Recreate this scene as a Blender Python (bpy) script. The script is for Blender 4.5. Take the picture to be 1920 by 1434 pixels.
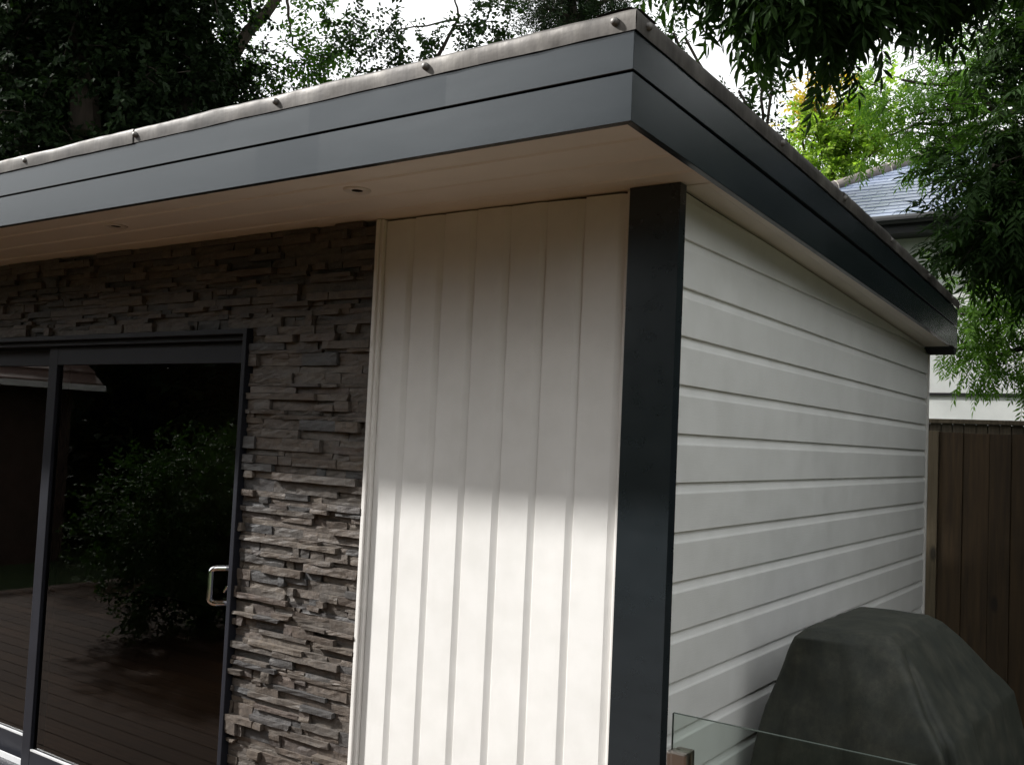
import bpy, bmesh, math, random
import numpy as np
from mathutils import Vector, Matrix, noise
PI = math.pi
R = math.radians
sc = bpy.context.scene
for o in list(bpy.data.objects):
    bpy.data.objects.remove(o)
C = sc.collection
random.seed(7)
rng = np.random.default_rng(7)

# ------------------------------------------------------------------ camera
CP = Vector((1.274, -2.687, 1.66))
YAW, PITCH, ROLL, FPX = R(34.978), 0.0562, 0.0454, 1824.7
cam = bpy.data.objects.new('camera', bpy.data.cameras.new('camera'))
C.objects.link(cam)
fwd = Vector((-math.sin(YAW)*math.cos(PITCH), math.cos(YAW)*math.cos(PITCH), math.sin(PITCH)))
rgt = Vector((math.cos(YAW), math.sin(YAW), 0))
upv = rgt.cross(fwd)
def _axes():
    # pixel axes used for measuring: u = c*x - s*w, v = s*x + c*w   (w down)
    c, s = math.cos(ROLL), math.sin(ROLL)
    ax = rgt*c - (-upv)*s        # direction of +u
    ay = rgt*s + (-upv)*c        # direction of +v (down)
    return ax, -ay
AX, AY = _axes()
cam.matrix_world = Matrix(((AX.x, AY.x, -fwd.x, CP.x), (AX.y, AY.y, -fwd.y, CP.y), (AX.z, AY.z, -fwd.z, CP.z), (0, 0, 0, 1)))
cam.data.sensor_fit = 'HORIZONTAL'
cam.data.sensor_width = 36.0
cam.data.lens = 36.0*FPX/1920
cam.data.clip_start = 0.05
cam.data.clip_end = 2000
sc.camera = cam
def at(u, v, depth):
    """world point seen at photo pixel (u,v) at a given distance along the view axis"""
    return CP + (fwd + AX*((u-960)/FPX) - AY*((v-717)/FPX))*depth

# ------------------------------------------------------------------ sky, sun, exposure
SUNV = Vector((-2.0, -1.0, 1.64)).normalized()
world = bpy.data.worlds.new('World'); sc.world = world
world.use_nodes = True
wt = world.node_tree; wt.nodes.clear()
wo = wt.nodes.new('ShaderNodeOutputWorld'); wb = wt.nodes.new('ShaderNodeBackground')
sky = wt.nodes.new('ShaderNodeTexSky'); sky.sky_type = 'NISHITA'; sky.sun_disc = False
sky.sun_elevation = math.asin(SUNV.z); sky.sun_rotation = math.atan2(SUNV.x, SUNV.y) % (2*PI)
sky.air_density = 1.0; sky.dust_density = 2.0
tcw = wt.nodes.new('ShaderNodeTexCoord'); mpw = wt.nodes.new('ShaderNodeMapping')
mpw.inputs['Scale'].default_value = (1.0, 1.0, 2.2)
nzw = wt.nodes.new('ShaderNodeTexNoise'); nzw.inputs['Scale'].default_value = 2.3; nzw.inputs['Detail'].default_value = 7
crw = wt.nodes.new('ShaderNodeValToRGB')
crw.color_ramp.elements[0].position = 0.30; crw.color_ramp.elements[0].color = (0.93, 0.93, 0.93, 1)
crw.color_ramp.elements[1].position = 0.52; crw.color_ramp.elements[1].color = (1, 1, 1, 1)
mxw = wt.nodes.new('ShaderNodeMixRGB'); mxw.inputs['Color2'].default_value = (10.6, 10.8, 10.9, 1)
wt.links.new(tcw.outputs['Generated'], mpw.inputs['Vector']); wt.links.new(mpw.outputs[0], nzw.inputs['Vector'])
wt.links.new(nzw.outputs['Fac'], crw.inputs[0]); wt.links.new(crw.outputs[0], mxw.inputs['Fac'])
wt.links.new(sky.outputs[0], mxw.inputs['Color1']); wt.links.new(mxw.outputs[0], wb.inputs['Color'])
wb.inputs['Strength'].default_value = 0.095
wt.links.new(wb.outputs[0], wo.inputs['Surface'])
sl = bpy.data.lights.new('sun', 'SUN'); sl.energy = 5.0; sl.angle = R(3.0); sl.color = (1.0, 0.975, 0.94)
sun = bpy.data.objects.new('sun', sl); C.objects.link(sun)
sun.rotation_euler = (-SUNV).to_track_quat('-Z', 'Y').to_euler(); sun.location = (-8, -8, 12)
sc.view_settings.view_transform = 'Standard'; sc.view_settings.look = 'None'
sc.view_settings.gamma = 1.0; sc.view_settings.use_curve_mapping = False
sc.view_settings.exposure = 0.66
sc.cycles.max_bounces = 8; sc.cycles.transparent_max_bounces = 16; sc.cycles.caustics_reflective = False; sc.cycles.caustics_refractive = False
sc.cycles.sample_clamp_indirect = 6.0

# ------------------------------------------------------------------ materials
class MT:
    def __init__(s, name):
        s.m = bpy.data.materials.new(name); s.m.use_nodes = True
        s.t = s.m.node_tree; s.b = s.t.nodes['Principled BSDF']; s.o = s.t.nodes['Material Output']
    def n(s, t, **k):
        q = s.t.nodes.new(t)
        for a, v in k.items():
            if a in q.inputs: q.inputs[a].default_value = v
            else: setattr(q, a, v)
        return q
    def l(s, a, b): s.t.links.new(a, b)
    def coord(s, scale=(1, 1, 1), kind='Object'):
        tc = s.n('ShaderNodeTexCoord'); mp = s.n('ShaderNodeMapping'); mp.inputs['Scale'].default_value = scale
        if kind == 'World':
            g = s.n('ShaderNodeNewGeometry'); s.l(g.outputs['Position'], mp.inputs[0])
        else: s.l(tc.outputs[kind], mp.inputs[0])
        return mp.outputs[0]
    def noise(s, vec, scale, detail=4, rough=.55):
        q = s.n('ShaderNodeTexNoise'); q.inputs['Scale'].default_value = scale; q.inputs['Detail'].default_value = detail
        q.inputs['Roughness'].default_value = rough; s.l(vec, q.inputs['Vector']); return q.outputs['Fac']
    def ramp(s, fac, stops):
        q = s.n('ShaderNodeValToRGB'); cr = q.color_ramp
        while len(cr.elements) < len(stops): cr.elements.new(.5)
        for e, (p, c) in zip(cr.elements, stops):
            e.position = p; e.color = (*c, 1) if len(c) == 3 else c
        s.l(fac, q.inputs[0]); return q.outputs[0]
    def mix(s, fac, a, b, typ='MIX'):
        q = s.n('ShaderNodeMixRGB'); q.blend_type = typ
        for i, v in (('Fac', fac), ('Color1', a), ('Color2', b)):
            if hasattr(v, 'is_output'): s.l(v, q.inputs[i])
            elif i == 'Fac': q.inputs[i].default_value = v
            else: q.inputs[i].default_value = (*v, 1)
        return q.outputs[0]
    def math(s, op, a, b=None):
        q = s.n('ShaderNodeMath'); q.operation = op
        for i, v in ((0, a), (1, b)):
            if v is None: continue
            if hasattr(v, 'is_output'): s.l(v, q.inputs[i])
            else: q.inputs[i].default_value = v
        return q.outputs[0]
    def bump(s, h, strength=.3, dist=.01):
        q = s.n('ShaderNodeBump'); q.inputs['Strength'].default_value = strength; q.inputs['Distance'].default_value = dist
        s.l(h, q.inputs['Height']); s.l(q.outputs[0], s.b.inputs['Normal']); return q
    def col(s, v): 
        if hasattr(v, 'is_output'): s.l(v, s.b.inputs['Base Color'])
        else: s.b.inputs['Base Color'].default_value = (*v, 1)
    def rough(s, v):
        if hasattr(v, 'is_output'): s.l(v, s.b.inputs['Roughness'])
        else: s.b.inputs['Roughness'].default_value = v

def white_paint(name, base=(.80, .785, .755), grain=(3, 60, 60), rough=.42):
    M = MT(name); w = M.coord((1, 1, 1), 'World')
    n1 = M.noise(w, 1.7, 5); n2 = M.noise(w, 9, 4)
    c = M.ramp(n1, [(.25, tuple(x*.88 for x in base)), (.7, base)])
    c2 = M.ramp(n2, [(.35, (.955, .955, .95)), (.6, (1, 1, 1))])
    M.col(M.mix(1, c, c2, 'MULTIPLY'))
    M.rough(M.ramp(n2, [(.3, (rough-.08,)*3), (.7, (rough+.12,)*3)]))
    g = M.coord(grain, 'World'); n3 = M.noise(g, 6, 5, .6); n4 = M.noise(w, 420, 2)
    h = M.math('ADD', M.math('MULTIPLY', n3, .8), M.math('MULTIPLY', n4, .25))
    M.bump(h, .22, .0025); return M.m
M_side = white_paint('white_side_paint', (.81, .81, .79), (60, 2.5, 60))
M_front = white_paint('white_front_paint', (.82, .81, .79), (60, 60, 2.5))
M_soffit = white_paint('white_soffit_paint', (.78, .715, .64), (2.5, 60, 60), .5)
M_trim = white_paint('white_trim_paint', (.82, .80, .77), (60, 60, 2.5), .35)

def dark_paint(name, patches=True):
    M = MT(name); w = M.coord((1, 1, 1), 'World')
    n1 = M.noise(M.coord((1.2, 1.2, 5), 'World'), 2.2, 6); n2 = M.noise(w, 14, 5)
    c = M.ramp(n1, [(.3, (.010, .014, .017)), (.7, (.015, .020, .024))])
    if patches:
        # touched-up rectangles of newer paint, each with its own straight ends
        sx = M.n('ShaderNodeSeparateXYZ'); M.l(w, sx.inputs[0])
        def band(lo, hi): return M.math('MULTIPLY', M.math('GREATER_THAN', sx.outputs[0], lo), M.math('LESS_THAN', sx.outputs[0], hi))
        up = M.math('GREATER_THAN', sx.outputs[2], 2.57); dn = M.math('LESS_THAN', sx.outputs[2], 2.57)
        fr = M.math('LESS_THAN', sx.outputs[1], -.6)
        p = M.math('ADD', M.math('MULTIPLY', band(-.98, -.435), up), M.math('MULTIPLY', band(-1.22, -.93), dn))
        p = M.math('MULTIPLY', M.math('MULTIPLY', p, fr), .55)
        c = M.mix(M.math('MULTIPLY', p, .75), c, (.009, .013, .017))
        rr = M.math('ADD', M.math('MULTIPLY', p, -.06), M.ramp(n1, [(.25, (.215,)*3), (.75, (.26,)*3)]))
        M.rough(rr)
    else: M.rough(M.ramp(n2, [(.3, (.26,)*3), (.7, (.32,)*3)]))
    M.col(c)
    g = M.coord((5, 5, 90), 'World'); n3 = M.noise(g, 4, 5, .65); n4 = M.noise(w, 190, 1)
    M.bump(M.math('ADD', M.math('MULTIPLY', n3, .12), M.math('MULTIPLY', n4, .5)), .10, .0014); M.b.inputs['IOR'].default_value = 1.62; M.b.inputs['Specular Tint'].default_value = (.93, .97, 1.0, 1)
    return M.m
M_fascia = dark_paint('anthracite_fascia_paint')
M_post = dark_paint('anthracite_post_paint', False)
def simple(name, col, rough=.5, metal=0, bumps=None, var=.12, kind='Object'):
    M = MT(name); w = M.coord((1, 1, 1), kind); n1 = M.noise(w, 6, 5)
    M.col(M.ramp(n1, [(.3, tuple(x*(1-var) for x in col)), (.7, tuple(x*(1+var) for x in col))]))
    M.rough(rough); M.b.inputs['Metallic'].default_value = metal
    if bumps: M.bump(M.noise(w, bumps[0], 5), bumps[1], bumps[2])
    return M.m
M_alu = simple('anthracite_aluminium', (.015, .016, .022), .5, 0, (300, .05, .001))
M_gap = simple('dark_backing', (.02, .018, .016), .9)
M_alu.node_tree.nodes['Principled BSDF'].inputs['Specular IOR Level'].default_value = .22
M_inwall = simple('interior_paint', (.42, .42, .40), .8)
M_skirt = simple('dark_skirting', (.02, .018, .018), .5)
M_nail = simple('grey_nail_cap', (.16, .15, .14), .5, .3, (90, .3, .002))
M_chrome = simple('chrome', (.85, .85, .86), .08, 1, None, .02)
M_steel = simple('brushed_steel', (.38, .34, .31), .3, 1, (300, .1, .001))
M_dl = simple('downlight_bezel', (.62, .56, .50), .35)
M_dlhole = simple('downlight_lamp', (.02, .02, .02), .2)
M_sill = simple('silver_bead', (.75, .76, .78), .3, .2)
M_roof = simple('roof_membrane', (.10, .10, .10), .8)

# lead flashing
M = MT('weathered_lead'); w = M.coord((1, 1, 1), 'World')
n1 = M.noise(M.coord((3.4, 3.4, 1.6), 'World'), 1.6, 7, .62); n2 = M.noise(M.coord((26, 26, 2), 'World'), 2, 5, .7); n3 = M.noise(w, 9, 6)
c = M.ramp(n1, [(.30, (.032, .029, .027)), (.48, (.060, .054, .049)), (.62, (.105, .097, .088)), (.72, (.18, .17, .16))])
c = M.mix(.55, c, M.ramp(n2, [(.3, (.42, .38, .35)), (.6, (1.15, 1.12, 1.08))]), 'MULTIPLY')
M.col(c); M.rough(M.ramp(n3, [(.3, (.42,)*3), (.7, (.7,)*3)])); M.b.inputs['Metallic'].default_value = .35
M.bump(M.math('ADD', M.noise(w, 14, 4), M.math('MULTIPLY', n2, .25)), .3, .005)
M_lead = M.m

# split stone: colour differs from stone to stone
M = MT('split_slate_stone'); w = M.coord((1, 1, 1), 'World')
oi = M.n('ShaderNodeObjectInfo'); ge = M.n('ShaderNodeNewGeometry')
rnd = M.math('FRACT', M.math('ADD', M.math('MULTIPLY', oi.outputs['Random'], 7.31), M.math('MULTIPLY', ge.outputs['Random Per Island'], 3.7)))
base = M.ramp(rnd, [(0, (.120, .096, .080)), (.22, (.150, .125, .106)), (.42, (.125, .110, .098)), (.60, (.165, .138, .114)), (.74, (.095, .090, .088)), (.86, (.085, .086, .090)), (1, (.140, .110, .094))])
n1 = M.noise(M.coord((14, 14, 20), 'World'), 2.5, 8, .65); n2 = M.noise(M.coord((60, 60, 14), 'World'), 2.4, 6, .7); n3 = M.noise(w, 160, 6, .7)
base = M.mix(1, base, (.78, .77, .755), 'MULTIPLY')
base = M.mix(.75, base, M.ramp(n1, [(.28, (.46, .46, .48)), (.5, (.95, .95, .95)), (.72, (1.38, 1.32, 1.25))]), 'MULTIPLY')
base = M.mix(.5, base, M.ramp(n2, [(.3, (.6, .6, .62)), (.65, (1.2, 1.2, 1.2))]), 'MULTIPLY')
M.col(base); M.rough(M.ramp(n2, [(.3, (.42,)*3), (.7, (.68,)*3)]))
M.bump(M.math('ADD', M.math('ADD', M.math('MULTIPLY', n1, .3), M.math('MULTIPLY', n2, .6)), M.math('MULTIPLY', n3, .35)), .95, .0065)
M_stone = M.m

# thin glass: fresnel mix of see-through and mirror
def glass(name, tint, ior=1.55, boost=1.0, rough=0.0):
    M = MT(name); M.t.nodes.remove(M.b)
    tr = M.n('ShaderNodeBsdfTransparent'); tr.inputs[0].default_value = (*tint, 1)
    gl = M.n('ShaderNodeBsdfGlossy'); gl.inputs['Roughness'].default_value = rough; gl.inputs[0].default_value = (1, 1, 1, 1)
    fr = M.n('ShaderNodeFresnel'); fr.inputs[0].default_value = ior
    mx = M.n('ShaderNodeMixShader'); M.l(M.math('MULTIPLY', fr.outputs[0], boost), mx.inputs[0])
    M.l(tr.outputs[0], mx.inputs[1]); M.l(gl.outputs[0], mx.inputs[2]); M.l(mx.outputs[0], M.o.inputs[0]); return M.m
M_glass = glass('door_glass', (.66, .66, .65), 1.48, 1.0)
M_bglass = glass('balustrade_glass', (.87, .91, .885), 1.42, .2)
M_gedge = simple('glass_edge', (.022, .030, .026), .45)

def wood(name, cols, grain, knots=True, rough=.7, bs=.4):
    M = MT(name); oi = M.n('ShaderNodeObjectInfo'); gv = M.n('ShaderNodeNewGeometry')
    ad = M.n('ShaderNodeVectorMath'); ad.operation = 'ADD'; cb = M.n('ShaderNodeCombineXYZ')
    sh = M.math('MULTIPLY', M.math('ADD', oi.outputs['Random'], gv.outputs['Random Per Island']), 37.)
    for i in range(3): M.l(sh, cb.inputs[i])
    tc = M.n('ShaderNodeNewGeometry'); M.l(tc.outputs['Position'], ad.inputs[0]); M.l(cb.outputs[0], ad.inputs[1])
    mp = M.n('ShaderNodeMapping'); mp.inputs['Scale'].default_value = grain; M.l(ad.outputs[0], mp.inputs[0])
    n1 = M.noise(mp.outputs[0], 3, 7, .6); c = M.ramp(n1, [(.3, cols[0]), (.7, cols[1])])
    v = M.ramp(M.math('FRACT', M.math('MULTIPLY', sh, .173)), [(0, (.72, .72, .72)), (1, (1.2, 1.17, 1.12))])
    c = M.mix(1, c, v, 'MULTIPLY')
    if knots:
        vo = M.n('ShaderNodeTexVoronoi'); vo.inputs['Scale'].default_value = 2.1
        mk = M.n('ShaderNodeMapping'); mk.inputs['Scale'].default_value = tuple(.9 if g < 5 else 2.4 for g in grain)
        M.l(ad.outputs[0], mk.inputs[0]); M.l(mk.outputs[0], vo.inputs['Vector'])
        c = M.mix(M.ramp(vo.outputs['Distance'], [(.07, (.85,)*3), (.13, (0,)*3)]), c, tuple(x*.25 for x in cols[0]))
    M.col(c); M.rough(rough); M.bump(n1, bs, .004); return M.m
M_fence = wood('stained_fence_wood', ((.032, .019, .008), (.078, .047, .020)), (14, 14, .8))
M_fence2 = wood('weathered_fence_wood', ((.08, .062, .038), (.15, .12, .08)), (18, 18, .9))
M_deck = wood('deck_wood', ((.045, .026, .016), (.085, .050, .030)), (12, .8, 12), False, .85, .3)
M_deck.node_tree.nodes['Principled BSDF'].inputs['Specular IOR Level'].default_value = .2
M_floor = wood('interior_floor_wood', ((.20, .10, .05), (.32, .17, .09)), (.8, 14, 14), False, .3, .15)
M_bark = wood('bark', ((.022, .017, .012), (.06, .046, .034)), (9, 9, 2), False, .9, .9)

def leaf(name, a, b, trans=.35, extra=None):
    M = MT(name); ge = M.n('ShaderNodeNewGeometry'); oi = M.n('ShaderNodeObjectInfo')
    r = M.math('FRACT', M.math('ADD', ge.outputs['Random Per Island'], M.math('MULTIPLY', oi.outputs['Random'], 5.3)))
    nz = M.noise(M.coord((1, 1, 1), 'World'), 1.3, 3)
    stops = [(0, a), (1, b)]
    c = M.ramp(r, stops)
    if extra: c = M.mix(M.ramp(nz, [(.5, (0,)*3), (.58, (1,)*3)]), c, extra)
    c = M.mix(1, c, M.ramp(nz, [(.35, (.75,)*3), (.65, (1.25,)*3)]), 'MULTIPLY')
    M.col(c); M.rough(.6); M.b.inputs['Specular IOR Level'].default_value = .1
    tl = M.n('ShaderNodeBsdfTranslucent'); M.l(M.mix(1, c, (1.3, 1.5, .55), 'MULTIPLY'), tl.inputs[0])
    mx = M.n('ShaderNodeMixShader'); mx.inputs[0].default_value = trans
    M.l(M.b.outputs[0], mx.inputs[1]); M.l(tl.outputs[0], mx.inputs[2]); M.l(mx.outputs[0], M.o.inputs[0]); return M.m
M_ash = leaf('ash_leaf', (.013, .030, .008), (.028, .058, .014), .24)
M_ashlight = leaf('young_ash_leaf', (.060, .13, .022), (.13, .24, .045), .45)
M_dark = leaf('evergreen_leaf', (.009, .019, .007), (.018, .034, .011), .12)
M_mid = leaf('hawthorn_leaf', (.026, .070, .012), (.085, .17, .028), .45)
M_light = leaf('maple_leaf', (.16, .26, .045), (.28, .38, .07), .5)
M_orange = leaf('maple_turning_leaf', (.40, .22, .04), (.34, .28, .06), .5)
M_hedge = leaf('hedge_leaf', (.03, .065, .02), (.06, .12, .03), .2)

# render on the house behind, slates, brick
M_render = simple('white_house_render', (.72, .73, .71), .85, 0, (40, .25, .004), .05, 'World')
M = MT('blue_slate'); w = M.coord((1, 1, 1), 'World'); oi = M.n('ShaderNodeObjectInfo'); ge = M.n('ShaderNodeNewGeometry')
rr = M.math('FRACT', M.math('ADD', oi.outputs['Random'], ge.outputs['Random Per Island']))
M.col(M.ramp(rr, [(0, (.15, .185, .26)), (.5, (.19, .225, .31)), (1, (.22, .26, .34))]))
M.rough(M.ramp(rr, [(0, (.24,)*3), (1, (.36,)*3)])); M.bump(M.noise(w, 30, 4), .3, .004); M.b.inputs['IOR'].default_value = 1.6; M_slate = M.m
M_ridge = simple('ridge_tile', (.16, .14, .13), .8, 0, (30, .4, .01)); M_mortar = simple('pale_mortar', (.62, .57, .48), .9)
M_gutter = simple('black_gutter', (.006, .007, .008), .6)
M_brick = simple('brown_brick', (.075, .045, .032), .85, 0, (30, .4, .01), .25); M_tile = simple('clay_tile', (.12, .070, .052), .7, 0, (20, .4, .01), .3)
M_joint = simple('brick_mortar', (.22, .19, .16), .9)
M_grass = MT('grass'); w = M_grass.coord((1, 1, 1), 'World')
M_grass.col(M_grass.ramp(M_grass.noise(w, 3, 8, .7), [(.3, (.025, .05, .012)), (.7, (.06, .09, .025))])); M_grass.rough(.9)
M_grass.bump(M_grass.noise(w, 60, 4), 1, .03); M_grass = M_grass.m
M = MT('barbecue_cover_cloth'); w = M.coord((1, 1, 1), 'World')
n1 = M.noise(w, 9, 10, .72); n2 = M.noise(M.coord((1, 1, .35), 'World'), 34, 7, .75); n3 = M.noise(w, 500, 2)
c = M.ramp(n1, [(.3, (.010, .014, .011)), (.5, (.023, .026, .019)), (.72, (.050, .049, .037))])
c = M.mix(.6, c, M.ramp(n2, [(.3, (.5, .55, .52)), (.7, (1.6, 1.55, 1.5))]), 'MULTIPLY')
M.col(c); M.rough(.72); M.bump(M.math('ADD', n2, M.math('MULTIPLY', n3, .4)), .3, .004); M_cover = M.m

# ------------------------------------------------------------------ helpers
WP = {}
def tag(o, label=None, cat=None, group=None, kind=None):
    for k, v in (('label', label), ('category', cat), ('group', group), ('kind', kind)):
        if v: o[k] = v
    return o
def thing(name, loc, label, cat, group=None):
    o = bpy.data.objects.new(name, None); C.objects.link(o); o.location = loc; WP[o.name] = Vector(loc)
    o.empty_display_size = .1
    return tag(o, label, cat, group)
def put(o, parent, org):
    o.location = org if parent is None else Vector(org) - WP[parent.name]
    o.parent = parent; WP[o.name] = Vector(org); C.objects.link(o); return o
def link_bm(name, bm, m, parent=None, kind=None, smooth=False, org=None):
    if org is None:
        co = [v.co for v in bm.verts]
        org = Vector(((min(c.x for c in co)+max(c.x for c in co))/2, (min(c.y for c in co)+max(c.y for c in co))/2, min(c.z for c in co)))
    bmesh.ops.translate(bm, vec=-Vector(org), verts=bm.verts)
    me = bpy.data.meshes.new(name); bm.normal_update(); bm.to_mesh(me); bm.free()
    if smooth:
        for p in me.polygons: p.use_smooth = True
    me.materials.append(m); o = bpy.data.objects.new(name, me); put(o, parent, org)
    if kind: o['kind'] = kind
    return o
def np_mesh(name, V, F, m, parent=None, kind=None, org=None, extra_mats=(), midx=None, smooth=False):
    V = np.asarray(V, dtype=np.float32); F = np.asarray(F, dtype=np.int32)
    if org is None: org = Vector(((V[:, 0].min()+V[:, 0].max())/2, (V[:, 1].min()+V[:, 1].max())/2, V[:, 2].min()))
    V = V - np.array(org, dtype=np.float32)
    me = bpy.data.meshes.new(name); k = F.shape[1]
    me.vertices.add(len(V)); me.vertices.foreach_set('co', V.ravel())
    me.loops.add(F.size); me.loops.foreach_set('vertex_index', F.ravel())
    me.polygons.add(len(F)); me.polygons.foreach_set('loop_start', np.arange(0, F.size, k, dtype=np.int32))
    me.polygons.foreach_set('loop_total', np.full(len(F), k, dtype=np.int32))
    me.polygons.foreach_set('use_smooth', np.full(len(F), bool(smooth)))
    me.materials.append(m)
    for e in extra_mats: me.materials.append(e)
    if midx is not None: me.polygons.foreach_set('material_index', np.asarray(midx, dtype=np.int32))
    me.update(calc_edges=True); me.validate()
    o = bpy.data.objects.new(name, me); put(o, parent, org)
    if kind: o['kind'] = kind
    return o
def add_box(bm, x0, x1, y0, y1, z0, z1, bev=0):
    r = bmesh.ops.create_cube(bm, size=1)
    vs = r['verts']
    for v in vs:
        v.co = Vector((x0 if v.co.x < 0 else x1, y0 if v.co.y < 0 else y1, z0 if v.co.z < 0 else z1))
    if bev:
        es = list({e for v in vs for e in v.link_edges})
        bmesh.ops.bevel(bm, geom=es, offset=bev, segments=2, affect='EDGES', profile=.6)
def box(name, m, parent, x0, x1, y0, y1, z0, z1, bev=0, kind=None):
    bm = bmesh.new(); add_box(bm, x0, x1, y0, y1, z0, z1, bev); return link_bm(name, bm, m, parent, kind)
def prism(bm, pts, f0, f1):
    """loft a closed 2-D outline between two placements f(p)->Vector"""
    a = [bm.verts.new(f0(p)) for p in pts]; b = [bm.verts.new(f1(p)) for p in pts]
    n = len(pts)
    for i in range(n): bm.faces.new((a[i], a[(i+1) % n], b[(i+1) % n], b[i]))
    bm.faces.new(a[::-1]); bm.faces.new(b)
    bmesh.ops.recalc_face_normals(bm, faces=bm.faces)
def tube(bm, pts, rad, seg=8, caps=True):
    pts = [Vector(p) for p in pts]; rad = rad if isinstance(rad, (list, tuple)) else [rad]*len(pts)
    rings = []; ref = None
    for i, p in enumerate(pts):
        t = (pts[min(i+1, len(pts)-1)] - pts[max(i-1, 0)]).normalized()
        if ref is None: ref = t.orthogonal().normalized()
        ref = (ref - t*ref.dot(t)).normalized(); b = t.cross(ref)
        rings.append([bm.verts.new(p + (ref*math.cos(2*PI*k/seg) + b*math.sin(2*PI*k/seg))*rad[i]) for k in range(seg)])
    for a, b in zip(rings, rings[1:]):
        for k in range(seg): bm.faces.new((a[k], a[(k+1) % seg], b[(k+1) % seg], b[k]))
    if caps: bm.faces.new(rings[0][::-1]); bm.faces.new(rings[-1])
def lathe(bm, prof, seg, M4):
    rings = []
    for (r, z) in prof:
        if r < 1e-6: rings.append([bm.verts.new(M4 @ Vector((0, 0, z)))]*seg)
        else: rings.append([bm.verts.new(M4 @ Vector((r*math.cos(2*PI*k/seg), r*math.sin(2*PI*k/seg), z))) for k in range(seg)])
    for a, b in zip(rings, rings[1:]):
        for k in range(seg):
            q = [a[k], a[(k+1) % seg], b[(k+1) % seg], b[k]]; u = []
            for v in q:
                if v not in u: u.append(v)
            if len(u) > 2: bm.faces.new(u)
    bmesh.ops.recalc_face_normals(bm, faces=bm.faces)

FLOOR = -.12
KR = .0368                      # fall of the roof towards the back
FX, FY, YE = .153, -.63, 3.42   # outer faces of the fascia, its far end
ZSOF = 2.457
KS = .0445                      # the side soffit falls a little faster
def fall(y): return KR*(y-FY)

# ------------------------------------------------------------------ ground
bm = bmesh.new()
bmesh.ops.create_grid(bm, x_segments=2, y_segments=2, size=150)
for v in bm.verts: v.co.z = -.30
link_bm('ground', bm, M_grass, None, 'structure')
bm = bmesh.new()
yy = -6.4
while yy < -.02:
    add_box(bm, -8.6, 3.2, yy, min(yy+.138, -.045), FLOOR-.028, FLOOR, 0)
    yy += .144
add_box(bm, -8.6, 3.2, -6.4, -.045, -.299, FLOOR-.03, 0)
link_bm('deck', bm, M_deck, None, 'structure')
bm = bmesh.new(); add_box(bm, .02, 3.2, -.03, 4.2, -.299, FLOOR)
link_bm('paving', bm, simple('paving_stone', (.23, .21, .19), .8, 0, (20, .4, .01), .2, 'World'), None, 'structure')

# ------------------------------------------------------------------ the garden room
G = thing('garden_room', (-3.7, 1.7, FLOOR), 'white timber garden room with anthracite flat roof fascia and stacked stone wall', 'garden room')
# shell
bm = bmesh.new(); add_box(bm, -.20, -.032, .05, 3.44, FLOOR, 2.40)
for g in (bm,):
    bmesh.ops.bisect_plane(g, geom=g.verts[:]+g.edges[:]+g.faces[:], plane_co=(0, 0, ZSOF-.02), plane_no=Vector((0, KS, 1)).normalized(), clear_outer=True)
    bmesh.ops.holes_fill(g, edges=g.edges)
link_bm('wall', bm, M_inwall, G)
box('wall', M_inwall, G, -7.40, -.21, 3.16, 3.44, FLOOR, 2.335)
box('wall', M_inwall, G, -7.40, -7.22, .05, 3.15, FLOOR, 2.42)
box('wall', M_gap, G, -1.935, -.205, .035, .16, FLOOR, 2.42)
box('wall', M_gap, G, -7.2, -1.94, .062, .16, 2.075, 2.42)
box('wall', M_gap, G, -7.2, -5.22, .035, .16, FLOOR, 2.07)
box('ceiling', M_inwall, G, -7.35, -.10, .10, 3.35, 2.3355, 2.36)
for x0, x1, y0, y1 in ((-7.19, -.24, 3.135, 3.163), (-7.225, -7.192, .2, 3.165), (-.225, -.195, .2, 3.165)):
    box('skirting_board', M_skirt, G, x0, x1, y0, y1, FLOOR-.012, FLOOR+.12, .003)
bm = bmesh.new(); y = .17
while y < 3.1:
    add_box(bm, -7.19, -.23, y, min(y+.178, 3.13), FLOOR-.02, FLOOR+.003); y += .18
link_bm('floor', bm, M_floor, G)
# roof slab
bm = bmesh.new()
prism(bm, [(FX-.03, 2.60), (-7.6, 2.60), (-7.6, 2.715), (FX-.03, 2.715)], lambda p: Vector((p[0], FY+.025, p[1])), lambda p: Vector((p[0], YE-.01, p[1]-fall(YE))))
link_bm('roof', bm, M_roof, G)

# side cladding: every board has a sharp lower lip and a chamfer along its top
Z0, PB = 2.1437, .151
zb = [Z0 + PB*2 - i*PB for i in range(19)]
for i, zt in enumerate(zb):
    z1 = zt - PB + .0012
    if zt < FLOOR: break
    if zt > 2.6: continue
    xf = -.012 + random.uniform(-.0006, .0006)
    bm = bmesh.new()
    prof = [(-.031, zt+.0028), (xf-.0102, zt+.0028), (xf-.0098, zt-.006), (xf-.0035, zt-.0235), (xf-.0009, zt-.0285), (xf, zt-.0315), (xf, z1+.0045), (xf-.0012, z1+.0030), (-.031, z1+.0022)]
    dz = random.uniform(-.0008, .0008)
    prism(bm, prof, lambda p: Vector((p[0], .0235, p[1])), lambda p: Vector((p[0], 3.452, p[1]+dz)))
    if zt > 2.28:
        bmesh.ops.bisect_plane(bm, geom=bm.verts[:]+bm.edges[:]+bm.faces[:], plane_co=(0, .0, ZSOF-.008), plane_no=Vector((0, KS, 1)).normalized(), clear_outer=True)
        bmesh.ops.holes_fill(bm, edges=bm.edges)
    if len(bm.faces) > 3: link_bm('side_board', bm, M_side, G)
    else: bm.free()
bm = bmesh.new(); add_box(bm, -.032, -.004, 3.453, 3.476, FLOOR, 2.31, .002)
link_bm('corner_trim', bm, M_trim, G)
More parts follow.
